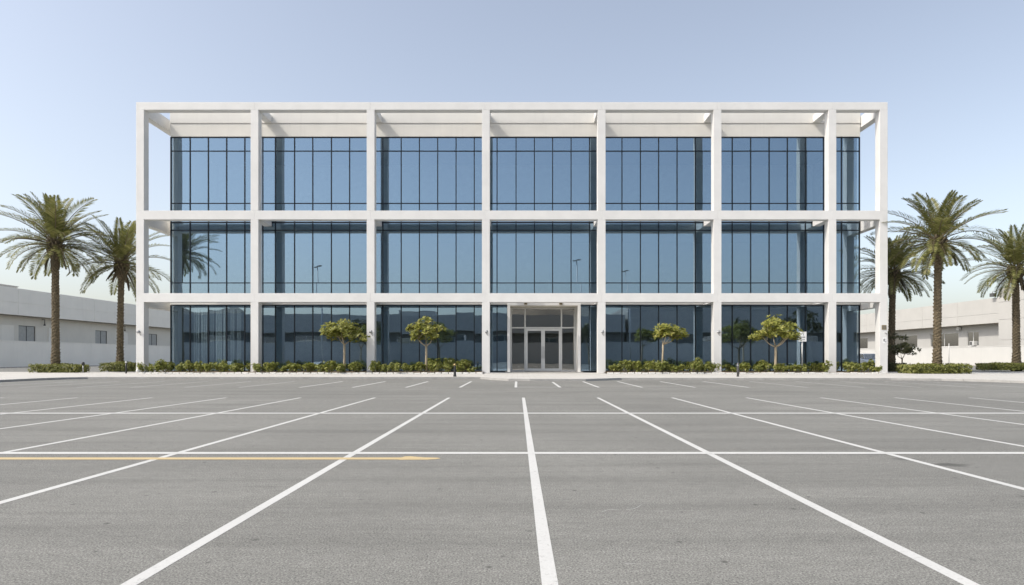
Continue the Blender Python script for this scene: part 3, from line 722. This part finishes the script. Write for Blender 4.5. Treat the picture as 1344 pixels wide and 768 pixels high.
# right (faces -x): local x runs towards -Y
ry1 = 165.0
rops = [(ry1-a, ry1-c, 2.9, 5.15) for a, c in ((124, 115.6), (112, 104.8), (102.8, 100.2), (140, 132), (153, 147))]
warehouse('long bright white warehouse beyond the wall on the right', (69, ry1, 0), -PI/2, ry1-94, 40, 9.75, 7.5, 6.1, 1.5, rops, 8.5, 'cream', 'cream', True)
t = thing('warehouse', 'taller flush white block at the near end of right warehouse', 'building', (68.9, 93.9, 0), -PI/2)
b = MB(); 
for k in range(4):
    for z0, z1 in ((0, 3.6), (3.63, 6.5), (6.53, 9.0), (9.03, 11.0)): b.box(k*8+.01, k*8+7.98, 0, .3, z0, z1)
b.box(.2, 31.8, .302, 38, 0, 10.5); b.build('wall', M['cream'], t, .01)
b = MB(); b.box(.3, 31.7, .4, 37.5, 10.502, 10.6); b.build('roof', M['roof'], t)
b = MB()
for z in (11.7, 12.5): b.tube([(.6, 1.6, z), (9, 1.6, z)], .05, 6)
for k in range(4): b.tube([(.6+2.8*k, 1.6, 10.6), (.6+2.8*k, 1.6, 12.5)], .05, 6)
b.build('roof_railing', M['darkgrey'], t)
t = thing('security_camera', 'small dark security camera at the corner of the taller block', 'camera', (68.85, 94.6, 10.15), -PI/2)
b = MB(); b.box(-.35, .35, -.5, 0, -.25, .25); b.build('housing', M['darkgrey'], t, .04)
b = MB(); b.tube([(0, -.3, .25), (0, -.3, .55), (0, .2, .55)], .06, 6); b.build('bracket', M['steel'], t)
t = thing('flood_light', 'small floodlight under the eave of the right warehouse', 'wall light', (70.4, 104.3, 5.75), -PI/2)
b = MB(); b.box(-.35, .35, -.4, -.1, -.25, .25); b.build('housing', M['alu'], t, .03)
b = MB(); b.tube([(0, -.1, 0), (0, 0, 0)], .08, 6); b.build('bracket', M['steel'], t)
b = MB(); b.box(-.28, .28, -.415, -.402, -.18, .18); b.build('lens', M['lightlens'], t)
t = thing('air_conditioner', 'small boxy air conditioner in a window of right warehouse', 'air conditioner', (70.45, 101.2, 3.3), -PI/2)
b = MB(); b.box(-.5, .5, -.35, .3, -.35, .35); b.build('casing', M['white'], t, .03)
b = MB(); b.box(-.38, .1, -.37, -.352, -.25, .25); b.build('grille', M['darkgrey'], t)
t = thing('flag_pole', 'thin pale pole standing before the right boundary wall', 'pole', (X(1245.5, 70), 70, 0))
b = MB(); b.lathe([(.045, 0), (.035, 2.6), (.02, 2.62)], 10); b.build('shaft', M['alu'], t)
b = MB(); b.lathe([(.16, 0), (.16, .05)], 12); b.build('base_plate', M['steel'], t)
# behind the camera, seen mirrored in the glass
for lab, x, L, zt_, zm, zo_ in (('low warehouse mirrored in the glass of the left bays', 20, 120, 9.2, 7.6, 5.8), ('low warehouse mirrored in the glass right of the doors', 60, 39.5, 10.6, 8.0, 5.7), ('warehouse mirrored in the glass of the right end bays', 130, 69, 9.6, 7.7, 5.8)):
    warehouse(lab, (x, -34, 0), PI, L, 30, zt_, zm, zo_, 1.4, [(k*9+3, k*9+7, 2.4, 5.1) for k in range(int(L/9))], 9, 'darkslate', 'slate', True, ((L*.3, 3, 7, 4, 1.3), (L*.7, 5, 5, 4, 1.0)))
for x, y, s, sd_ in ((39, -25, 2.3, 61), (47.5, -22, 2.6, 62), (-27, -26.5, 2.2, 63), (12.5, -27, 2.1, 64)):
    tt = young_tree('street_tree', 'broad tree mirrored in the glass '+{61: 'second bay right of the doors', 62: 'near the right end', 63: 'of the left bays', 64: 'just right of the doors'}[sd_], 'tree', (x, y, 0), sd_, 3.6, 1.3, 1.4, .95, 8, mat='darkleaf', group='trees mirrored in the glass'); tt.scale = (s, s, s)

hl = MB(); hr = random.Random(9); hx = [-420+6*i for i in range(141)]
def hz(x): return 27.5+6*math.sin(x*.021+1)+5*math.sin(x*.057+.4)+2.6*math.sin(x*.16)+hr.uniform(-.8, .8)
top = [(x, hz(x)) for x in hx]
vs = []
for x, h in top: vs += [(x, -270, -.3), (x, -310, h*.55), (x, -345, h), (x, -400, h*.6), (x, -460, -.3)]
hl.add(vs, [(i*5+k, i*5+k+1, (i+1)*5+k+1, (i+1)*5+k) for i in range(140) for k in range(4)], True)
struct('hills', hl, M['hill'], 'low dark hills mirrored above the warehouse roofs in the glass')
def lamp_post(loc, lab, h, rz=0):
    t = thing('lamp_post', lab, 'lamp post', loc, rz, 'lamp posts mirrored in the glass')
    b = MB(); b.lathe([(.11, 0), (.09, h*.3), (.055, h)], 10); b.build('pole', M['steel'], t)
    b = MB(); b.lathe([(.22, 0), (.22, .25), (.12, .3)], 12); b.build('base', M['kerb'], t)
    for s in (-1, 1):
        b = MB(); b.box(.03 if s > 0 else -.62, .62 if s > 0 else -.03, -.14, .14, h+(.1 if s > 0 else 0), h+(.24 if s > 0 else .14)); b.build('lamp_head', M['darkgrey'], t, .03)
    return t
lamp_post((X(418, 93.8), -5, 0), 'tall double headed lamp post mirrored in second bay', Z(352, 93.8), .5)
lamp_post((X(760, 96.8), -8, 0), 'tall double headed lamp post mirrored right of centre', Z(343, 96.8), .5)
lamp_post((X(826, 104.8), -16, 0), 'tall double headed lamp post mirrored in first bay right of doors', Z(358, 104.8), .9)

# ------------------------------------------------------------------ street furniture
t = thing('bollard', 'black flared bollard with brass cap left of the entrance', 'bollard', (X(597, 34.6), 34.6, PZ))
b = MB(); b.lathe([(.085, 0), (.085, .05), (.07, .1), (.055, .5), (.055, .56)], 16); b.build('post', M['black'], t)
b = MB(); b.lathe([(.06, .562), (.085, .58), (.085, .63), (.06, .66), (.03, .70)], 16); b.build('cap', M['brass'], t)
t = thing('bollard', 'plain dark grey bollard right of the entrance', 'bollard', (X(968.5, 34.6), 34.6, PZ))
b = MB(); b.lathe([(.062, 0), (.062, .66), (.05, .71), (.02, .73)], 16); b.build('post', M['darkgrey'], t)
b = MB(); b.lathe([(.065, .58), (.065, .62)], 16); b.build('band', M['steel'], t)
t = thing('bollard_light', 'slim black bollard light with pale top beside left end column', 'bollard light', (X(165.5, 41.5), 41.5, PZ))
b = MB(); b.lathe([(.05, 0), (.045, .66)], 12); b.build('post', M['black'], t)
b = MB(); b.lathe([(.055, .662), (.065, .69), (.06, .74), (.02, .76)], 12); b.build('lamp_head', M['lightlens'], t)
t = thing('garden_light', 'small dark garden light at the end of the left hedge', 'garden light', (X(109, 43.3), 43.3, PZ))
b = MB(); b.lathe([(.03, 0), (.025, .5)], 10); b.build('post', M['steel'], t)
b = MB(); b.lathe([(.05, .5), (.10, .56), (.09, .68), (.03, .72)], 12); b.build('lamp_head', M['black'], t)
t = thing('parking_sign', 'small white sign with faint grey print on a slim post', 'sign', (X(1052.8, 42.4), 42.4, PZ))
zs = lambda y: Z(y, 42.4)-PZ
b = MB(); b.lathe([(.045, -.1), (.045, zs(436))], 12); b.build('post', M['alu'], t)
b = MB(); b.box(-.255, .255, -.075, -.047, zs(448.5), zs(435.5)); b.build('board', M['signwhite'], t, .01)
b = MB(); y0, y1 = -.079, -.0755
zc = zs(438.8)
for k in range(10):   # a curved arrow sign
    a0, a1 = PI*k/10, PI*(k+1)/10; b.add([(-.02+.09*math.cos(a), y0, zc-.03+.09*math.sin(a)) for a in (a0, a1)]+[(-.02+.06*math.cos(a), y0, zc-.03+.06*math.sin(a)) for a in (a1, a0)], [(0, 1, 2, 3)])
b.box(.055, .085, y0, y1, zc-.09, zc-.03)
for k, wd in enumerate((.07, .06, .075, .06)): b.box(-.16+.088*k, -.16+.088*k+wd, y0, y1, zs(443.4), zs(442))
for k, wd in enumerate((.03, .05, .04, .055, .03)): b.box(-.15+.065*k, -.15+.065*k+wd, y0, y1, zs(446.3), zs(445.4))
b.build('print', M['signgrey'], t)
# pale rounded stones at the column feet
for i, (px, y, s, wd) in enumerate(((181.5, 40.6, .16, 'foot of the left end column'), (488, 41.3, .26, 'foot of the third column from the left'), (335.5, 41.2, .24, 'foot of the second column from the left'), (340.5, 41.0, .16, 'second column, right of the larger stone'))):
    rr = random.Random(i); bm = bmesh.new(); bmesh.ops.create_icosphere(bm, subdivisions=2, radius=s)
    for v in bm.verts: v.co *= 1+rr.uniform(-.12, .12); v.co.z *= .95; v.co.x *= .8
    me = bpy.data.meshes.new('garden_stone'); bm.to_mesh(me); bm.free(); me.materials.append(M['stone'])
    for p in me.polygons: p.use_smooth = True
    o = bpy.data.objects.new('garden_stone', me); C.objects.link(o); o.location = (X(px, y), y, PZ+.07+s*.7); tag(o, 'white rounded stone at the '+wd, 'stone', 'white stones in the left bed')

# ------------------------------------------------------------------ car parked behind the building
car = thing('parked_car', 'white car parked in shade beyond the right end column', 'car', (X(1142, 58), 58, 0.006), R(-12))
# local: front towards -y, width along x
prof = [(-2.2, .35), (-2.2, .62), (-2.05, .78), (-1.1, .95), (-.95, .97), (1.75, 1.0), (2.15, .95), (2.2, .55), (2.15, .35)]
b = MB(); n = len(prof); ws = [.80, .86, .84]
vs = []; xs_ = (-.86, -.80, .80, .86)
for x in xs_:
    for (y, z) in prof: vs.append((x, y*(1 if abs(x) < .85 else .975), z if abs(x) < .85 else min(z, .93)))
fs = [(i*n+k, i*n+(k+1) % n, (i+1)*n+(k+1) % n, (i+1)*n+k) for i in range(3) for k in range(n)]
fs += [tuple(range(n-1, -1, -1)), tuple(3*n+k for k in range(n))]
b.add(vs, fs); 
b.add([(-.62, -.25, 1.40), (.62, -.25, 1.40), (.62, 1.0, 1.42), (-.62, 1.0, 1.42), (-.6, -.2, 1.45), (.6, -.2, 1.45), (.6, .95, 1.46), (-.6, .95, 1.46)], [(0, 3, 2, 1), (4, 5, 6, 7), (0, 1, 5, 4), (1, 2, 6, 5), (2, 3, 7, 6), (3, 0, 4, 7)])
for sx in (-1, 1):
    b.tube([(sx*.74, -1.05, .95), (sx*.62, -.25, 1.42)], .03, 6); b.tube([(sx*.74, 1.75, .98), (sx*.62, 1.0, 1.43)], .035, 6); b.tube([(sx*.76, .4, .96), (sx*.63, .35, 1.42)], .03, 6)
b.build('body', M['carpaint'], car, .02)
b = MB(); b.add([(-.73, -1.03, .97), (.73, -1.03, .97), (.61, -.26, 1.40), (-.61, -.26, 1.40)], [(0, 1, 2, 3)]); b.build('windscreen', M['carglass'], car)
b = MB(); b.add([(-.73, 1.73, 1.0), (.73, 1.73, 1.0), (.61, 1.0, 1.41), (-.61, 1.0, 1.41)], [(3, 2, 1, 0)]); b.build('rear_window', M['carglass'], car)
for sx in (-1, 1):
    b = MB(); b.add([(sx*.745, -1.0, .97), (sx*.745, 1.7, 1.0), (sx*.625, 1.0, 1.41), (sx*.625, -.24, 1.40)], [(0, 1, 2, 3)]); b.build('side_window', M['carglass'], car)
    b = MB(); b.box(sx*.65-.16, sx*.65+.16, -2.215, -2.1, .62, .74); b.build('headlight', M['lightlens'], car, .02)
    b = MB(); b.box(sx*.93-.08, sx*.93+.08, -.85, -.7, .98, 1.1); b.build('mirror', M['carpaint'], car, .02)
    for y in (-1.35, 1.35):
        b = MB(); b.lathe([(.2, -.1), (.31, -.09), (.32, 0), (.31, .09), (.2, .1)], 20); wl = b.build('wheel', M['tyre'], car, loc=(sx*.78, y, .32), rot=(0, PI/2, 0))
        b = MB(); b.lathe([(.19, -.105), (.19, .105)], 14); b.build('rim', M['alu'], wl)
b = MB(); b.box(-.45, .45, -2.222, -2.203, .42, .58); b.build('grille', M['black'], car)
